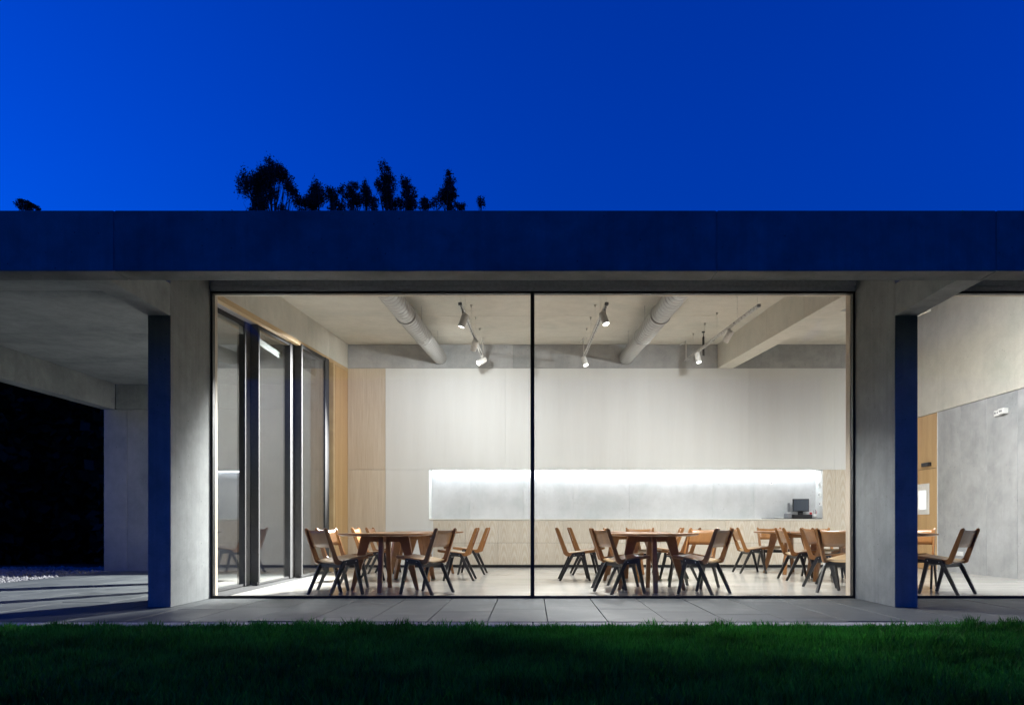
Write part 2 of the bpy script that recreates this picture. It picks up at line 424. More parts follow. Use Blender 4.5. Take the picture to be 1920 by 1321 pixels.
# overhang in front of the glazing
for xa, xb in ((-XP+.004, XP-.004), (XP+PW+.004, 11.4)):
    seg_box('overhang_ceiling', 'ceiling_panel', xa, xb, YF1+.004, YW-.06, 3.3, 3.4, 'concrete_brightened', fr(xa, xb, 2.48), 'x', zf=(lambda y: 3.30+.214*(y-YF1), lambda y: 3.40+.214*(y-YF1)))

# main glazing: window > frame members and panes
def window(x0, x1, mulls, z1=3.55):
    wn = empty('window', ((x0+x1)/2, YW, 0), 0, B)
    f = .026; d0, d1 = YW-.03, YW+.035
    box('frame', x0, x1, d0, d1, 0.001, .03, 'black_metal', wn, .002)
    box('frame', x0, x1, d0, d1, z1-f, z1, 'black_metal', wn, .002)
    box('frame', x0, x0+f, d0, d1, .0305, z1-f-.0005, 'black_metal', wn, .002)
    box('frame', x1-f, x1, d0, d1, .0305, z1-f-.0005, 'black_metal', wn, .002)
    for m in mulls: box('mullion', m-.023, m+.023, d0-.004, d1, .0305, z1-f-.0005, 'black_metal', wn, .002)
    xs = [x0+f] + sum([[m-.023, m+.023] for m in mulls], []) + [x1-f]
    for a, b_ in zip(xs[::2], xs[1::2]): box('pane', a-.004, b_+.004, YW-.006, YW+.006, .026, z1-f+.004, 'glass', wn)
    box('head_panel', x0, x1, YW-.05, YW+.06, z1+.002, 3.71, 'dark_header', wn, .002)
    box('head_trim', x0, x1, YW-.062, YW-.051, z1+.055, 3.71, 'dark_header', wn, .001)
    # timber lining inside the frame
    box('lining', x0+.003, x0+.028, d1+.001, YW+.10, .0, z1, 'pine_warm', wn, .002)
    box('lining', x1-.030, x1-.003, d1+.001, YW+.16, .0, z1, 'pine_warm', wn, .002)
    box('lining', x0+.029, x1-.031, d1+.001, YW+.10, z1-.022, z1+.05, 'pine_warm', wn, .002)
    return wn
window(-XP, XP, [-.004])
window(XP+PW, 9.6, [7.9])
# wall above the glazing, roof
bw = box('gable_wall', -3.96, 9.6, YW+.07, YW+.2, 3.73, 4.5, 'concrete', B)
seg_box('ceiling', 'ceiling_panel', -3.728, XP-.003, YW+.21, YB+.2, 4, 4.2, 'concrete_warm', [10.5, 12.35, 14.2], 'y', zf=(lambda y: zc(y), lambda y: zc(y)+.16))
seg_box('ceiling', 'ceiling_panel', 4.05, 6.4, 12.0, YB+.2, 4, 4.2, 'concrete_warm', [13.6], 'y', zf=(lambda y: zc(y), lambda y: zc(y)+.16))
zw = lambda y: 4.36+.25*(y-8.74)          # raised roof over the end bay
seg_box('ceiling', 'ceiling_panel', 4.05, 7.95, YW+.21, YB+.45, 4, 4.2, 'concrete_warm', [10.5, 12.35, 14.2], 'y', zf=(lambda y: zw(y), lambda y: zw(y)+.1))
box('rear_wall', -3.96, 7.95, YB+.46, YB+.6, -.1, 5.6, 'concrete_pale', B)
# inside beams
for xa, xb in ((-3.965, -XP), (3.725, 4.04)):
    seg_box('inside_beam', 'beam_segment', xa, xb, YW+.21, YB+.05, 3.6, 4.3, 'concrete_warm', [10.25, 11.9, 13.6] if xa > 0 else [9.7, 11.15, 12.35, 13.7], 'y', zf=(lambda y: zbm(y), lambda y: zc(y)+.12))
seg_box('rear_beam', 'beam_segment', -XP+.003, 3.722, YB-.004, YB+.2, 4.012, 4.487, 'concrete_grey', [-.4], 'x')
seg_box('rear_beam', 'beam_segment', 4.043, XR-.003, YB-.004, YB+.2, 4.012, 5.8, 'concrete_grey', [6.2], 'x')
# counter wall: timber panels round the recess
N0, N1, NZ0, NZ1 = -2.09, 5.85, .98, 1.97
cw = empty('counter_wall', (0, YB, 0), 0, B)
def wp(x0, x1, z0, z1, mat, g=.0015): box('wall_panel', x0+g, x1-g, YB, YB+.03, z0+g, z1-g, mat, cw, .001)
wp(-XP, -2.97, NZ1, 4.01, 'pine_warm', .003); wp(-XP, -2.97, .05, NZ1, 'pine_warm', .003)
for a, b_ in ((-2.97, -.55), (-.55, 1.9), (1.9, 4.35), (4.35, 6.08), (6.08, XR)): wp(a, b_, NZ1, 4.01, 'pine_white', .0006)
wp(-2.97, N0, .05, NZ1, 'pine_white'); wp(N1, 6.10, .05, NZ1, 'pine_grain'); wp(6.10, XR, .05, NZ1, 'pine_grain')
box('backing', -XP, N0-.02, YB+.031, YB+.1, 0, 4.01, 'black_metal', cw)
box('backing', N1+.02, XR, YB+.031, YB+.1, 0, 4.01, 'black_metal', cw)
box('backing', N0-.019, N1+.019, YB+.031, YB+.1, NZ1+.02, 4.01, 'black_metal', cw)
# recess
box('recess_soffit', N0, N1, YB+.031, YB+.40, NZ1+.002, NZ1+.019, 'white_metal', cw)
box('recess_side', N0-.018, N0, YB+.031, YB+.40, NZ0, NZ1, 'pine_white', cw)
box('recess_side', N1, N1+.018, YB+.031, YB+.40, NZ0, NZ1, 'pine_white', cw)
rb = seg_box('recess_wall', 'wall_panel', N0, N1, YB+.40, YB+.445, .9, NZ1+.02, 'concrete_pale', [-1.3, -.2, .85, 2.0, 3.72, 4.58, 5.4], 'x', gap=.002)
# counter
ct = tag(empty('counter', (1.9, YB, 0)), 'long pale timber counter with flush cupboard doors set in the lit wall recess', 'counter')
box('toe_kick', N0+.06, N1, YB+.03, YB+.05, .0, .052, 'black_metal', ct)
box('carcass', N0+.005, N1-.005, YB+.0505, YB+.39, .0, .945, 'black_metal', ct)
nd = 12; dw = (N1-(N0+.08))/nd
box('end_panel', N0+.002, N0+.078, YB+.001, YB+.03, .054, .945, 'pine_white', ct, .001)
for i in range(nd):
    xa = N0+.08+dw*i
    for z0, z1 in ((.056, .494), (.498, .944)): box('cupboard_door', xa+.0016, xa+dw-.0016, YB+.003, YB+.028, z0, z1, 'pine_grain', ct, .001)
box('countertop', N0+.001, N1-.001, YB-.006, YB+.398, .950, NZ0-.002, 'counter_top', ct, .002)

# far side wall
sw = seg_box('side_wall', 'wall_panel', XR, XR+.24, YW+.14, 14.12, -.1, 2.985, 'concrete_grey', [10.1, 11.0, 11.8, 12.6, 13.38], 'y', gap=.012)
seg_box('side_wall', 'wall_panel', XR-.012, XR+.24, YW+.21, YB+.45, 2.993, 5.39, 'concrete_warm', [10.6, 14.12], 'y', zf=(lambda y: 2.993, lambda y: 4.355+.25*(y-8.74)))
dr = empty('door', (XR, 14.55, 0), 0, B)
box('leaf', XR+.004, XR+.05, 14.14, 14.97, .004, 1.94, 'pine_orange', dr, .002)
box('transom_panel', XR+.004, XR+.05, 14.14, 14.97, 1.947, 2.985, 'pine_orange', dr, .002)
box('jamb', XR-.006, XR+.1, 14.122, 14.139, 0, 2.985, 'white_metal', dr)
vp = box('vision_frame', XR-.012, XR+.003, 14.42, 14.9, 1.06, 1.66, 'white_plastic', dr, .003)
box('vision_pane', XR-.016, XR-.0125, 14.52, 14.80, 1.16, 1.53, 'pane_glow', dr)
box('door_closer', XR-.06, XR+.003, 14.35, 14.62, 1.99, 2.06, 'black_plastic', dr, .006)
# left timber return and header above the sliding doors
tl = empty('timber_surround', (-XP, 14, 0), 0, B)
def sloped(name, x0, x1, y0, y1, f0, f1, mat, parent):
    c = Vector(((x0+x1)/2, (y0+y1)/2, f0((y0+y1)/2))); bm = bmesh.new()
    pts = [(x0,y0,f0(y0)),(x1,y0,f0(y0)),(x1,y1,f0(y1)),(x0,y1,f0(y1)),(x0,y0,f1(y0)),(x1,y0,f1(y0)),(x1,y1,f1(y1)),(x0,y1,f1(y1))]
    bm_hex(bm, [tuple(Vector(p)-c) for p in pts]); bmesh.ops.bevel(bm, geom=bm.edges[:], offset=.002, segments=1, affect='EDGES')
    return obj(name, bm, mat, parent, c-world_loc(parent))
sloped('header', -3.80, -XP+.006, YW+.135, YB-.003, lambda y: zdh(y), lambda y: zbm(y)-.002, 'pine_beam', tl)
sloped('return_panel', -3.80, -XP+.003, 14.10, YB-.003, lambda y: .002, lambda y: zdh(y)-.002, 'pine_orange', tl)
sloped('jamb', -3.80, -3.66, 13.72, 13.80, lambda y: .002, lambda y: zdh(y)-.002, 'pine_beam', tl)
sloped('reveal_panel', -3.80, -XP-.004, 13.80, 14.10, lambda y: .002, lambda y: zdh(y)-.002, 'pine_beam', tl)
box('outer_wall', -3.965, -3.81, 13.62, YB+.3, -.1, 4.2, 'concrete', tl)
sloped('outer_header', -4.06, -3.801, YW+.14, 13.615, lambda y: zdh(y)+.035, lambda y: zbm(y)-.004, 'dark_header', tl)
box('floor_track', -4.06, -3.66, YW+.14, 13.6, -.02, .004, 'anodised', tl)
# sliding doors on three tracks, each leaf set further inside
def slider(xo, y0, y1, wide):
    d = empty('sliding_door', (xo, (y0+y1)/2, 0), 0, B)
    t = .11; xa, xb = xo-t, xo
    zt = lambda y: zdh(y)+.028
    sloped('stile', xa, xb, y0, y0+.05, lambda y: .012, zt, 'anodised', d)
    sloped('stile', xa, xb, y1-wide, y1, lambda y: .012, zt, 'anodised', d)
    sloped('bottom_rail', xa+.02, xb-.02, y0+.051, y1-wide-.001, lambda y: .012, lambda y: .045, 'anodised', d)
    sloped('top_rail', xa+.01, xb-.01, y0+.051, y1-wide-.001, lambda y: zt(y)-.06, zt, 'anodised', d)
    sloped('pane', xb-.03, xb-.018, y0+.045, y1-wide+.005, lambda y: .04, lambda y: zt(y)-.055, 'coated_glass', d)
    box('floor_stop', xb-.04, xb-.005, y0-.03, y0-.002, .005, .05, 'black_plastic', d, .004)
slider(-3.945, YW+.15, 10.46, .22)
slider(-3.825, 10.42, 12.02, .24)
slider(-3.705, 11.97, 13.58, .24)

# ------------------------------------------------------------------ ducts
def duct(x, label):
    d = tag(empty('ventilation_duct', (x, YB, zc(YB)-.25)), label, 'duct', None)
    r = .135; y0, y1 = YW+.25, YB-.005
    zz = lambda y: zc(y)-.27
    pieces = [(y0, 11.0), (11.0, 12.75), (12.75, y1)]
    for k, (a, b_) in enumerate(pieces):
        bm = bmesh.new(); n = int((b_-a)/.15); prof = []
        rr = r + (.008 if k == 1 else 0)
        pts = []
        for i in range(n+1):
            y = a + (b_-a)*i/n
            for dy, dr_ in ((0, .004), (.10, .004), (.112, -.004), (.135, -.004), (.147, .004)):
                if y+dy <= b_: pts.append((y+dy, rr+dr_))
        rings = []
        for y, q in pts:
            rings.append([bm.verts.new((q*math.cos(t), y-YB, zz(y)-(zc(YB)-.25)+q*math.sin(t))) for t in [2*math.pi*j/36 for j in range(36)]])
        for A, C in zip(rings, rings[1:]):
            for j in range(36): f = bm.faces.new((A[j], A[(j+1)%36], C[(j+1)%36], C[j])); f.smooth = False
        bm.faces.new(rings[0][::-1]); bm.faces.new(rings[-1])
        obj('duct_section', bm, 'galvanised', d)
    for y in (11.0, 12.75):
        bm = bmesh.new(); bm_lathe(bm, [(r+.012, -.03), (r+.02, -.025), (r+.02, .025), (r+.012, .03)], 36, 'Y'); obj('collar', bm, 'galvanised', d, (0, y-YB, zz(y)-(zc(YB)-.25)))
    for y in (9.6, 11.6, 13.6):
        zc0 = zz(y)-(zc(YB)-.25)
        for s in (-1, 1): bm = bmesh.new(); bm_tube(bm, (s*(r+.006), y-YB, zc0), (s*(r+.006), y-YB, zc0+.27), .004, n=6); obj('hanger', bm, 'galvanised', d)
    return d
duct(-1.87, 'round ribbed metal ventilation duct on the sliding-door side of the ceiling')
duct(1.88, 'round ribbed metal ventilation duct between the two track lights nearer the till')

# ------------------------------------------------------------------ track lights
ZT = lambda y: zc(y)-.41
def track(x, y0, y1, hangers, label, conduit=True):
    t = tag(empty('light_track', (x, (y0+y1)/2, ZT((y0+y1)/2))), label, 'light track', 'ceiling light tracks')
    wl = world_loc(t)
    for sg in (-1, 1): sloped('rail', *sorted((x+sg*.009, x+sg*.024)), y0, y1, lambda y: ZT(y), lambda y: ZT(y)+.034, 'rail_metal', t)
    sloped('rail_slot', x-.0088, x+.0088, y0+.002, y1-.002, lambda y: ZT(y)+.012, lambda y: ZT(y)+.033, 'black_plastic', t)
    box('end_cap', x-.024, x+.024, y0-.03, y0-.001, ZT(y0)-.004, ZT(y0)+.036, 'grey_plastic', t, .003)
    for y in hangers:
        bm = bmesh.new(); bm_tube(bm, (0,0,ZT(y)+.03-wl.z), (0,0,zc(y)-wl.z), .0018, n=6)
        bm_tube(bm, (0,0,zc(y)-.04-wl.z), (0,0,zc(y)-.002-wl.z), .005, .018, 12)
        obj('hanger_cable', bm, 'rail_metal', t, (0, y-wl.y, 0))
    if conduit:
        bm = bmesh.new(); y = y1-.06
        bm_tube(bm, (0,0,ZT(y)+.03-wl.z), (0,0,zc(y)-.03-wl.z), .009, n=8); bm_tube(bm, (0,0,zc(y)-.03-wl.z), (-.02,.55,zc(y+.55)-.012-wl.z), .009, n=8)
        obj('conduit', bm, 'white_metal', t, (0, y-wl.y, 0))
    return t
track(-.95, 9.78, 14.25, (9.81, 10.6, 11.55, 12.45, 13.4), 'white hanging light track between ribbed duct and mullion on sliding-door side')
track(.965, 9.78, 14.25, (9.81, 10.6, 11.55, 12.45, 13.4), 'white hanging light track between the mullion and the duct nearer the till')
track(2.985, 9.88, 14.6, (9.92, 10.9, 12.1, 12.95, 13.9), 'white hanging light track beside the inside beam, nearest the till')
track(4.78, 9.1, 10.75, (9.2, 10.6), 'short white light track added unseen behind the concrete pier to light the end bay', False)  # added track, out of view, carrying the end bay's extra lamps

WARM = (1.0, .985, .965)
def lamp(x, y, aim, power, label, cone=120, blend=.8, col=WARM):
    zt = ZT(y)
    t = tag(empty('spotlight', (x, y, zt)), label, 'spotlight', 'track spotlights')
    d = Vector(aim).normalized()
    bm = bmesh.new(); bm_box(bm, -.02, .02, -.05, .05, -.02, -.003); bm_tube(bm, (0,0,-.02), (0,0,-.075), .008, n=8); obj('stem', bm, 'white_metal', t)
    q = (-d).to_track_quat('Z', 'Y')
    hb = bmesh.new()
    # can: local -Z is the light's direction
    bm_lathe(hb, [(.030,.095), (.046,.088), (.05,.07), (.05,-.095), (.046,-.098), (.044,-.092), (.043,-.072)], 28)
    h = obj('lamp_can', hb, 'white_metal', t, (0,0,-.10)); h.rotation_mode = 'QUATERNION'; h.rotation_quaternion = q
    fb = bmesh.new(); bm_lathe(fb, [(.042,-.080), (.0425,-.084), (.03,-.088)], 24); f = obj('lamp_face', fb, 'lamp_face', h)
    ld = bpy.data.lights.new('spot_beam', 'SPOT'); ld.energy = power; ld.spot_size = R(cone); ld.spot_blend = blend; ld.color = col; ld.shadow_soft_size = .035
    lo = bpy.data.objects.new('spot_beam', ld); COL.objects.link(lo); lo.parent = h; lo.location = (0,0,-.125)
    return t
K = 2.4*EX
lamp(-.95, 10.25, (-.34, -.04, -1), 200*K, 'white spotlight tilted towards the sliding doors, on the track by the mullion')
lamp(-.95, 12.2, (-.30, .72, -.60), 120*K, 'white spotlight aimed at the counter wall, on the track by the mullion', 150, 1)
lamp(-.95, 13.92, (-.69, -.53, -.49), 5400*K, 'lit spotlight at the counter end of the track nearer the sliding doors', 58, .6)
lamp(.965, 10.12, (.28, -.36, -1), 400*K, 'white spotlight pointing straight down from the lawn end of the track past the mullion', 86, .6)
lamp(.965, 13.92, (.25, -.5, -1), 190*K, 'lit spotlight at the counter end of the track just past the mullion', 96, .9)
lamp(2.985, 11.4, (-.38, .60, -.75), 200*K, 'white spotlight pointing down mid-way along the track beside the inside beam', 150, 1)
lamp(2.985, 13.5, (.15, -.25, -1), 110*K, 'lit spotlight beside the black drop rod on the track by the inside beam')
lamp(4.78, 9.35, (.80, .55, -.60), 270*K, 'white spotlight added to brighten the far concrete wall, hidden behind the pier')  # added lamp, out of view, to light the far wall
lamp(4.78, 10.5, (.25, .45, -1), 170*K, 'white spotlight added to brighten the till tables, hidden behind the pier', 150, 1)  # added lamp, out of view, to light the end bay
# black drop rod hanging beside the track
dp = tag(empty('drop_rod', (3.13, 13.7, zc(13.7))), 'short black rod hanging from the ceiling beside the last spotlight', 'rod')
bm = bmesh.new(); bm_tube(bm, (0,0,0), (0,0,-.02), .03, n=16); obj('ceiling_plate', bm, 'black_plastic', dp, (0,0,-.001))
bm = bmesh.new(); bm_tube(bm, (0,0,-.02), (0,0,-.10), .006, n=8); bm_tube(bm, (0,0,-.10), (0,0,-.44), .02, n=14); obj('rod_sleeve', bm, 'black_plastic', dp)

# light strip in the recess
ls = tag(empty('light_strip', (1.88, YB+.35, NZ1)), 'long glowing white light strip under the top of the counter recess', 'light strip')
box('channel', N0+.02, N1-.02, YB+.33, YB+.375, NZ1-.012, NZ1+.0015, 'white_metal', ls)
box('diffuser', N0+.03, N1-.03, YB+.336, YB+.369, NZ1-.02, NZ1-.0125, 'led', ls)

# ------------------------------------------------------------------ furniture
def make_chair():
    r = empty('chair')
    W = .205
    prof = [(.262,.438), (-.125,.378), (-.165,.372), (-.20,.390), (-.337,.785), (-.335,.803), (-.322,.813), (-.302,.806), (-.286,.785), (-.158,.442), (-.138,.425), (-.115,.419), (.262,.470), (.275,.462), (.275,.447)]
    for s in (-1, 1):
        bm = bmesh.new(); a, b_ = sorted((s*W, s*(W+.028))); bm_extrude_yz(bm, prof, a, b_)
        bmesh.ops.bevel(bm, geom=[e for e in bm.edges if abs(e.verts[0].co.x-e.verts[1].co.x) < 1e-5], offset=.004, segments=1, affect='EDGES')
        obj('side_rail', bm, 'chair_wood', r)
    # backrest: curved plywood
    def ply(fn, nu, nv, t):
        bm = bmesh.new(); A = [[bm.verts.new(fn(i/nu, j/nv, 0)) for j in range(nv+1)] for i in range(nu+1)]; C = [[bm.verts.new(fn(i/nu, j/nv, t)) for j in range(nv+1)] for i in range(nu+1)]
        for i in range(nu):
            for j in range(nv):
                f = bm.faces.new((A[i][j], A[i+1][j], A[i+1][j+1], A[i][j+1])); f.smooth = True
                f = bm.faces.new((C[i][j], C[i][j+1], C[i+1][j+1], C[i+1][j])); f.smooth = True
        for i in range(nu): bm.faces.new((A[i][0], C[i][0], C[i+1][0], A[i+1][0])); bm.faces.new((A[i][nv], A[i+1][nv], C[i+1][nv], C[i][nv]))
        for j in range(nv): bm.faces.new((A[0][j], A[0][j+1], C[0][j+1], C[0][j])); bm.faces.new((A[nu][j], C[nu][j], C[nu][j+1], A[nu][j+1]))
        return bm
    def back(u, v, t):
        x = (u*2-1)*(W+.001); z = .578 + .212*v - .010*(1-(2*u-1)**2)*(v if v > .5 else 0)
        y = -.2 - (z-.40)*.345 - .022*(1-(2*u-1)**2) + .028 + t
        return (x, y, z)
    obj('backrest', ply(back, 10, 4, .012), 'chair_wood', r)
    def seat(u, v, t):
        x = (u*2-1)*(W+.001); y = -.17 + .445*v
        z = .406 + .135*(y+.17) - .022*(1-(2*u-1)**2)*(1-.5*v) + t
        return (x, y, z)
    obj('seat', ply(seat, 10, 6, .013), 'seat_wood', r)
    for s in (-1, 1):
        a, b_ = sorted((s*(W+.0285), s*(W+.0545)))
        def leg(p):
            bm = bmesh.new(); bm_extrude_yz(bm, p, a, b_); return bm
        obj('leg', leg([(.072,.335), (.122,.335), (.195,.006), (.187,.0), (.168,.0), (.162,.006)]), 'charcoal', r)
        obj('leg', leg([(-.088,.335), (-.142,.335), (-.292,.006), (-.285,.0), (-.262,.0), (-.256,.006)]), 'charcoal', r)
        obj('leg_head', leg([(-.142,.3355), (-.088,.3355), (-.070,.368), (.056,.376), (.072,.3355), (.122,.3355), (.105,.432), (.092,.440), (-.078,.420), (-.094,.410)]), 'charcoal', r)
        bm = bmesh.new()
        for y, z in ((-.06,.396), (.075,.412)): bm_tube(bm, (s*(W+.0546), y, z), (s*(W+.0575), y, z), .006, n=8)
        obj('bolt', bm, 'steel', r)
    for y0, z0 in ((-.115, .332), (.062, .352)): 
        bm = bmesh.new(); bm_box(bm, -(W+.0284), W+.0284, y0, y0+.03, z0, z0+.042); obj('crossbar', bm, 'charcoal', r)
    return r
def make_table():
    r = empty('round_table')
    bm = bmesh.new(); bm_lathe(bm, [(.50,.706), (.565,.712), (.60,.722), (.603,.728), (.603,.738), (.600,.742)], 64, smooth=False); obj('tabletop', bm, 'table_wood', r)
    for k in range(2):
        bm = bmesh.new(); L = .30
        pts = [(-L,.7055), (L,.7055), (L-.02,.63), (-L+.02,.63)]
        x0, x1 = -.02, .02
        if k: 
            for sg in (-1, 1):
                q = [(sg*.0205,.7055), (sg*L,.7055), (sg*(L-.02),.63), (sg*.0205,.63)]
                A = [bm.verts.new((y, x0, z)) for y, z in q]; C = [bm.verts.new((y, x1, z)) for y, z in q]
                bm.faces.new(A); bm.faces.new(C[::-1])
                for i in range(4): bm.faces.new((A[i], C[i], C[(i+1)%4], A[(i+1)%4]))
        else: bm_extrude_yz(bm, pts, x0, x1)
        obj('apron', bm, 'table_wood', r)
    bm = bmesh.new(); bm_extrude_yz(bm, [(.185,.70), (.305,.70), (.315,.685), (.44,.008), (.436,0), (.403,0), (.397,.008), (.205,.60)], -.028, .028)
    bmesh.ops.bevel(bm, geom=[e for e in bm.edges if abs(e.verts[0].co.x-e.verts[1].co.x) < 1e-5], offset=.004, segments=1, affect='EDGES')
    me = mesh_of(bm, 'leg'); me.materials.append(M['table_wood'])
    for k in range(4):
        o = obj('leg', me, None, r); o.rotation_euler = (0, 0, k*math.pi/2)
    return r
tables = [  # x, y, rotation, label
    (-1.93, 9.75, 2, 'round oak table in the window row, nearest the sliding doors'),
    (-1.87, 11.5, 45, 'round oak table in the middle row on the sliding-door side'),
    (-1.82, 13.1, 8, 'round oak table in the counter row on the sliding-door side'),
    (1.55, 9.75, -2, 'round oak table in the window row, just past the mullion'),
    (1.52, 11.5, 4, 'round oak table in the middle row, just past the mullion'),
    (1.62, 13.15, 40, 'round oak table in the counter row, just past the mullion'),
    (4.53, 13.2, 62, 'round oak table below the till, in the counter row'),
    (4.60, 11.5, 35, 'round oak table in the middle row, in line with the till'),
    (4.62, 9.75, 10, 'round oak table in the window row, partly behind the concrete pier'),
]
T0 = make_table()
for i, (x, y, a, lb) in enumerate(tables):
    t = T0 if i == 0 else copy_tree(T0)
    t.location = (x, y, 0); t.rotation_euler = (0, 0, R(a)); tag(t, lb, 'table', 'round dining tables')
chairs = [  # centre, direction the sitter faces, label
    (-2.39, 9.20, (.68,.72), 'oak chair on the lawn side of the window-row table, back to the doors'),
    (-1.36, 9.34, (-.87,.40), 'oak chair on lawn side of the door-side window-row table, near the mullion'),
    (-2.49, 9.98, (.40,-.13), 'oak chair between the sliding doors and the window-row table, backrest lit'),
    (-2.47, 11.72, (1,.02), 'oak chair between the sliding doors and the middle-row table'),
    (-2.58, 13.25, (1,-.05), 'oak chair between the sliding doors and the counter-row table'),
    (-1.18, 11.62, (-1,.0), 'oak chair on the mullion side of the middle-row table on the door side'),
    (-1.10, 13.10, (-1,.03), 'oak chair on the mullion side of the counter-row table on the door side'),
    (1.13, 9.42, (.9,.34), 'oak chair tucked under the window-row table past the mullion, back to the mullion'),
    (2.09, 9.29, (-.76,.62), 'oak chair on lawn side of the table past the mullion, back to pier'),
    (2.17, 10.18, (-.6,-.62), 'oak chair with lit backrest on the counter side of the window-row table past the mullion'),
    (1.17, 10.17, (.75,-.45), 'oak chair between the mullion and window-row table, facing the pier'),
    (.69, 11.64, (1,.0), 'oak chair on the mullion side of the middle-row table just past the mullion'),
    (.95, 12.98, (1,.03), 'oak chair on the mullion side of the counter-row table just past the mullion'),
    (1.75, 12.12, (-.1,-1), 'oak chair on the counter side of the middle-row table past the mullion'),
    (2.22, 11.62, (-1,-.1), 'oak chair on the till side of the middle-row table past the mullion'),
    (2.30, 13.12, (-1,.1), 'oak chair on the till side of the counter-row table past the mullion'),
    (3.93, 13.40, (1,.0), 'oak chair side-on at the table below the till'),
    (4.55, 14.02, (.05,-1), 'oak chair between the counter and the table below the till'),
    (4.18, 11.68, (1,-.05), 'oak chair side-on at the middle-row table in line with the till'),
    (4.75, 12.22, (0,-1), 'oak chair on the counter side of the middle-row table in line with the till'),
    (4.12, 10.36, (.72,-.62), 'oak chair with shiny backrest at the window-row table behind the pier'),
    (3.95, 9.36, (.75,.5), 'dark-backed oak chair cut off by the timber window lining beside the pier'),
    (5.22, 10.25, (-.55,-.75), 'oak chair with lit backrest beside the pier, facing the lawn'),
    (5.10, 9.28, (-.62,.78), 'oak chair standing alone before the far concrete wall, back to that wall'),
]
C0 = make_chair()
for i, (x, y, d, lb) in enumerate(chairs):
    c = C0 if i == 0 else copy_tree(C0)
    c.location = (x, y, 0); c.rotation_euler = (0, 0, math.atan2(d[1], d[0]) - math.pi/2); tag(c, lb, 'chair', 'dining chairs')

# ------------------------------------------------------------------ things on the counter
mat = tag(box('counter_mat', 4.72, 5.84, YB+.03, YB+.36, NZ0-.0015, NZ0+.012, 'black_plastic', None, .003), 'thin black mat under the till on the counter', 'mat')
ZM = NZ0+.0125
till = tag(empty('till', (5.46, YB+.19, ZM)), 'black touch-screen till with tilted monitor on the counter', 'till')
box('drawer_base', 5.26, 5.66, YB+.06, YB+.33, ZM, ZM+.075, 'black_plastic', till, .006)
box('drawer_front', 5.27, 5.65, YB+.052, YB+.0595, ZM+.01, ZM+.065, 'black_plastic', till, .002)
box('neck', 5.42, 5.52, YB+.19, YB+.24, ZM+.0755, ZM+.15, 'black_plastic', till, .008)
mo = box('monitor', 5.29, 5.62, YB+.13, YB+.17, ZM+.135, ZM+.395, 'black_plastic', till, .006)
box('screen', 5.305, 5.605, YB+.1265, YB+.1295, ZM+.152, ZM+.380, 'screen_glass', mo, .001)
pr = tag(empty('receipt_printer', (5.2, YB+.2, ZM)), 'small grey receipt printer beside the till', 'printer')
box('printer_body', 5.165, 5.255, YB+.09, YB+.31, ZM, ZM+.105, 'grey_plastic', pr, .008)
box('paper_slot', 5.18, 5.245, YB+.15, YB+.17, ZM+.106, ZM+.12, 'paper', pr)
tag(box('card_box', 5.255, 5.30, YB+.335, YB+.355, ZM, ZM+.32, 'grey_plastic', None, .004), 'tall grey panel standing behind the till monitor', 'panel')
bm = bmesh.new(); bm_lathe(bm, [(.07,0),(.085,.006),(.082,.014),(.07,.008)], 24); tag(obj('coin_dish', bm, 'white_plastic', None, (5.02, YB+.16, ZM+.0005)), 'white coin dish on the black counter mat', 'dish')
cup = tag(empty('pen_cup', (5.755, YB+.17, ZM)), 'clear cup of pens between till and recess end', 'pen cup')
bm = bmesh.new(); bm_lathe(bm, [(.028,0),(.034,.085),(.031,.085),(.026,.004)], 20); obj('cup', bm, 'white_plastic', cup)
for k, (dx, dy, mt) in enumerate(((.02,.0,'pen_red'), (-.015,.01,'pen_brown'), (.0,-.015,'black_plastic'), (.012,.014,'pen_brown'))):
    bm = bmesh.new(); bm_tube(bm, (dx*.4, dy*.4, .01), (dx*1.7, dy*1.7, .15+.01*k), .0045, n=8); obj('pen', bm, mt, cup)
bx = tag(empty('card_stand', (5.67, YB+.27, ZM)), 'small red and white card stand behind the till', 'stand')
box('card', 5.665, 5.735, YB+.262, YB+.27, ZM, ZM+.14, 'paper', bx); box('card_print', 5.675, 5.725, YB+.2585, YB+.2615, ZM+.08, ZM+.125, 'pen_red', bx)
for k, (y, z0, z1, lb) in enumerate(((YB+.17, 1.62, 1.74, 'white thermostat, uppermost on the recess end wall'), (YB+.17, 1.42, 1.52, 'white switch below the thermostat on the recess end wall'), (YB+.13, 1.24, 1.33, 'white double socket above the pen cup'))):
    s = tag(empty('wall_switch', (N1, y, z0)), lb, 'switch', 'white wall switches by the till')
    box('plate', N1-.016, N1-.0005, y-.045, y+.045, z0, z1, 'white_plastic', s, .003); box('button', N1-.021, N1-.0165, y-.018, y+.018, z0+.03, z1-.03, 'grey_plastic', s, .001)
s = tag(empty('round_socket', (4.93, YB+.40, 1.72)), 'small round white fitting on the recess concrete', 'fitting')
bm = bmesh.new(); bm_lathe(bm, [(.03,-.014),(.034,-.01),(.034,-.001)], 20, 'Y'); obj('disc', bm, 'white_plastic', s); bm = bmesh.new(); bm_lathe(bm, [(.012,-.02),(.012,-.0142)], 12, 'Y'); obj('knob', bm, 'grey_plastic', s)
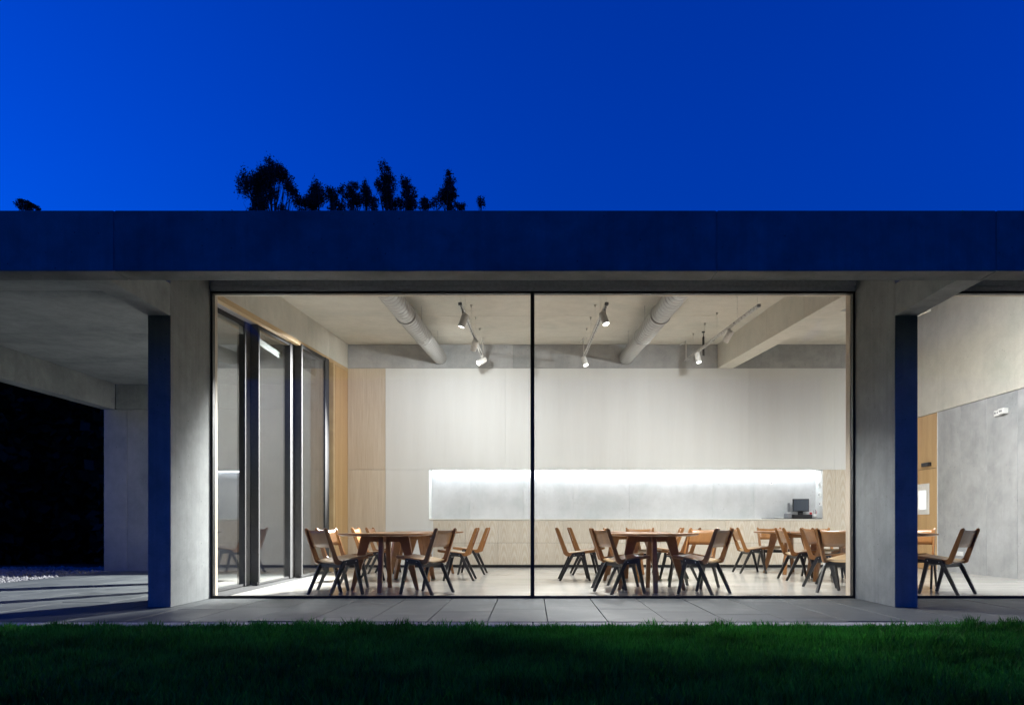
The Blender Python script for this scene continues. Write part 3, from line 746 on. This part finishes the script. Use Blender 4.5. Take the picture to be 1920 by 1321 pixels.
# fittings on the far wall
ex = tag(empty('emergency_light', (XR, 12.15, 2.66)), 'white emergency light box high on the far concrete wall', 'emergency light')
box('housing', XR-.085, XR-.001, 12.02, 12.17, 2.65, 2.74, 'white_plastic', ex, .005); box('base', XR-.05, XR-.001, 12.173, 12.33, 2.64, 2.73, 'white_plastic', ex, .004)
for y in (12.22, 12.29): bm = bmesh.new(); bm_tube(bm, (-.058,0,0), (-.0505,0,0), .018, n=14); obj('lens', bm, 'grey_plastic', ex, (0, y-12.15, .03))
box('slot', XR-.088, XR-.0855, 12.06, 12.13, 2.68, 2.71, 'grey_plastic', ex)
so = tag(empty('floor_socket', (XR, 13.4, .32)), 'white socket low on the far concrete wall', 'socket')
box('plate', XR-.014, XR-.001, 13.28, 13.52, .30, .38, 'white_plastic', so, .003); box('insert', XR-.018, XR-.0145, 13.31, 13.38, .315, .365, 'paper', so); box('insert', XR-.018, XR-.0145, 13.42, 13.49, .315, .365, 'paper', so)

# ------------------------------------------------------------------ trees behind
def leaves_mesh(pts, size, seed, droop=.5):
    g = np.random.default_rng(seed); n = len(pts)
    d = g.normal(size=(n,3)); d[:,2] -= droop*1.5; d /= np.linalg.norm(d, axis=1)[:,None]
    e = np.cross(d, g.normal(size=(n,3))); e /= np.linalg.norm(e, axis=1)[:,None]
    L = (size*g.uniform(.6,1.4,n))[:,None]; Wd = L*.34
    P = np.stack([pts, pts+d*L*.5+e*Wd, pts+d*L, pts+d*L*.5-e*Wd], 1)
    me = bpy.data.meshes.new('leaves'); me.vertices.add(n*4); me.vertices.foreach_set('co', P.reshape(-1).astype(np.float32))
    me.loops.add(n*4); me.loops.foreach_set('vertex_index', np.arange(n*4, dtype=np.int32)); me.polygons.add(n); me.polygons.foreach_set('loop_start', np.arange(0, n*4, 4, dtype=np.int32))
    me.update(calc_edges=True); me.validate(); return me
def tree(px, Y, blobs, label, seed, leafn=1.0, base_w=2.2):
    """blobs: (pixel x, pixel y, half width px, half height px) of the foliage masses seen above the roof, at distance Y"""
    s = FPX/Y; g = np.random.default_rng(seed); rn = random.Random(seed)
    W = lambda x, y: ((x-999)/s, EYE+(985-y)/s)
    bx_, _ = W(px, 400)
    t = tag(empty('eucalyptus_tree', (bx_, Y, -.16)), label, 'tree', 'eucalyptus trees behind the roof')
    tops = []; pts = []
    for (x, y, hw, hh) in blobs:
        X, Z = W(x, y); tops.append((X-bx_, Z+.16, hw/s*1.0, hh/s*1.04))
    zmin = EYE + (985-400)/s
    for (A, C_) in list(zip(tops, tops[1:])):                # foliage joining the masses
        tops.append(((A[0]+C_[0])/2+rn.uniform(-.1,.1), (A[1]+C_[1])/2, max(A[2],C_[2])*.75, max(A[3],C_[3])*.75))
    low = []
    for k in range(13):
        c_ = rn.uniform(.9, 1.4); low.append((rn.uniform(-1,1)*base_w*(.35+.03*k), zmin-.15-c_*1.15-k*.62, rn.uniform(1.1, 1.8), c_))
    tops2 = tops + low
    bm = bmesh.new(); H = max(b[1] for b in tops)
    fork = H*.55; bend = rn.uniform(-.4,.4)
    bm_tube(bm, (0,0,0), (bend,0,fork), .26, .17, 8); 
    for (X, Z, a, c) in tops2:
        yj = rn.uniform(-.8,.8); p0 = Vector((bend,0,fork)); p2 = Vector((X,yj,Z+c*.5)); p1 = p0.lerp(p2,.5)+Vector((rn.uniform(-.3,.3)-X*.15, 0, .3))
        bm_tube(bm, p0, p1, .10, .06, 6); bm_tube(bm, p1, p2, .06, .02, 6)
        for _ in range(6):
            q = p1.lerp(p2, rn.uniform(.3,.9)); e = Vector((X+rn.uniform(-a,a)*.9, yj+rn.uniform(-.6,.6), Z+rn.uniform(-.6,.9)*c)); bm_tube(bm, q, e, .022, .008, 5)
        vol = a*c; n = int(max(380, 2900*vol)*leafn)
        # tufts inside the mass, so that gaps stay between them
        nt_ = max(14, int(40*vol)+14); cen = g.normal(size=(nt_,3)); cen *= (g.random(nt_)**.45/np.linalg.norm(cen, axis=1))[:,None]*.98
        k = g.integers(0, nt_, n); off = g.normal(size=(n,3))*np.array([.15,.15,.19])*np.where(g.random((n,1)) < .12, 1.6, 1.0)
        u = cen[k]+off; u = u*np.array([a, max(a, .7)*.9, c])+np.array([X, yj, Z]); pts.append(u)
    obj('trunk', bm, 'bark', t)
    obj('crown', leaves_mesh(np.concatenate(pts), .10, seed+50), 'eucalyptus_leaf', t)
YT = 50
tree(515, YT, [(500,312,22,20), (480,330,22,22), (468,355,16,28), (485,370,16,22), (520,325,22,16), (540,345,14,14), (548,358,9,16), (470,388,18,14), (525,386,10,7)], 'tallest broad eucalyptus with bare limbs showing through, above the roof', 1)
tree(585, YT+2, [(588,345,13,16), (580,365,18,18), (600,375,16,18), (562,378,13,14), (585,390,22,8)], 'eucalyptus next to the tallest tree, with one pointed top', 2)
tree(630, YT-2, [(622,365,12,14), (634,380,14,14), (618,385,12,8), (643,362,8,12)], 'low flat-topped eucalyptus between two taller crowns', 3)
tree(662, YT+1, [(662,350,11,12), (660,372,15,16), (674,380,12,14)], 'rounded eucalyptus in the low middle run of trees', 4)
tree(690, YT-1, [(690,355,9,12), (688,375,12,16), (704,384,10,8)], 'slender eucalyptus at the end of the low middle run', 5)
tree(730, YT, [(725,330,11,14), (732,352,17,18), (714,352,10,12), (738,372,14,16), (722,375,10,10)], 'upright eucalyptus with a tall narrow top above the roof', 6)
tree(765, YT+1, [(762,342,11,12), (765,360,15,14), (772,380,14,12), (752,384,10,8)], 'second upright eucalyptus, close beside the tall narrow one', 7)
tree(797, YT-1, [(796,374,8,9), (799,388,13,6)], 'small eucalyptus tip between two taller ones', 8)
tree(845, YT, [(843,332,11,12), (845,350,15,14), (835,372,18,16), (860,380,12,12), (820,386,12,8)], 'lone conical eucalyptus standing apart above the roof', 9)
tree(904, YT+1, [(903,384,9,8)], 'lowest isolated eucalyptus tip above the roof', 10)
tree(42, YT, [(38,385,5,6), (56,388,5,4), (72,391,4,3)], 'small dark tree tip at the portico end of the roof', 12)

# dark evergreens beyond the gravel
def evergreen(x, y, h, rad, seed, label):
    g = np.random.default_rng(seed); n = 7000
    t = tag(empty('evergreen_tree', (x, y, -.16)), label, 'tree', 'dark evergreens beyond the gravel')
    u = g.random(n); zz = .05 + (h-.05)*u
    rr = rad*np.where(u < .75, 1.0, np.sqrt(np.clip(1-((u-.75)/.25)**2, 0, 1))*1.0)*np.sqrt(g.random(n)*.7+.3)*(1+.12*np.sin(zz*5+seed))
    a = g.uniform(0, 6.28, n); P = np.c_[rr*np.cos(a), rr*np.sin(a), zz]
    obj('crown', leaves_mesh(P, .34, seed, .2), 'hedge_leaf', t)
    bm = bmesh.new(); bm_tube(bm, (0,0,0), (0,0,h*.9), .2, .04, 8)
    for k in range(8): z = h*(.15+.09*k); aa = k*2.4; bm_tube(bm, (0,0,z), (math.cos(aa)*rad*.8, math.sin(aa)*rad*.8, z+.5), .05, .015, 5)
    obj('trunk', bm, 'bark', t)
for k in range(12):
    evergreen(-23+1.45*k + .2*math.sin(k*3), 20.5 + .9*math.sin(k*1.9), 7.2+.6*math.sin(k*2.3), 1.5, 70+k, 'dense dark evergreen tree standing in the row beyond the gravel')
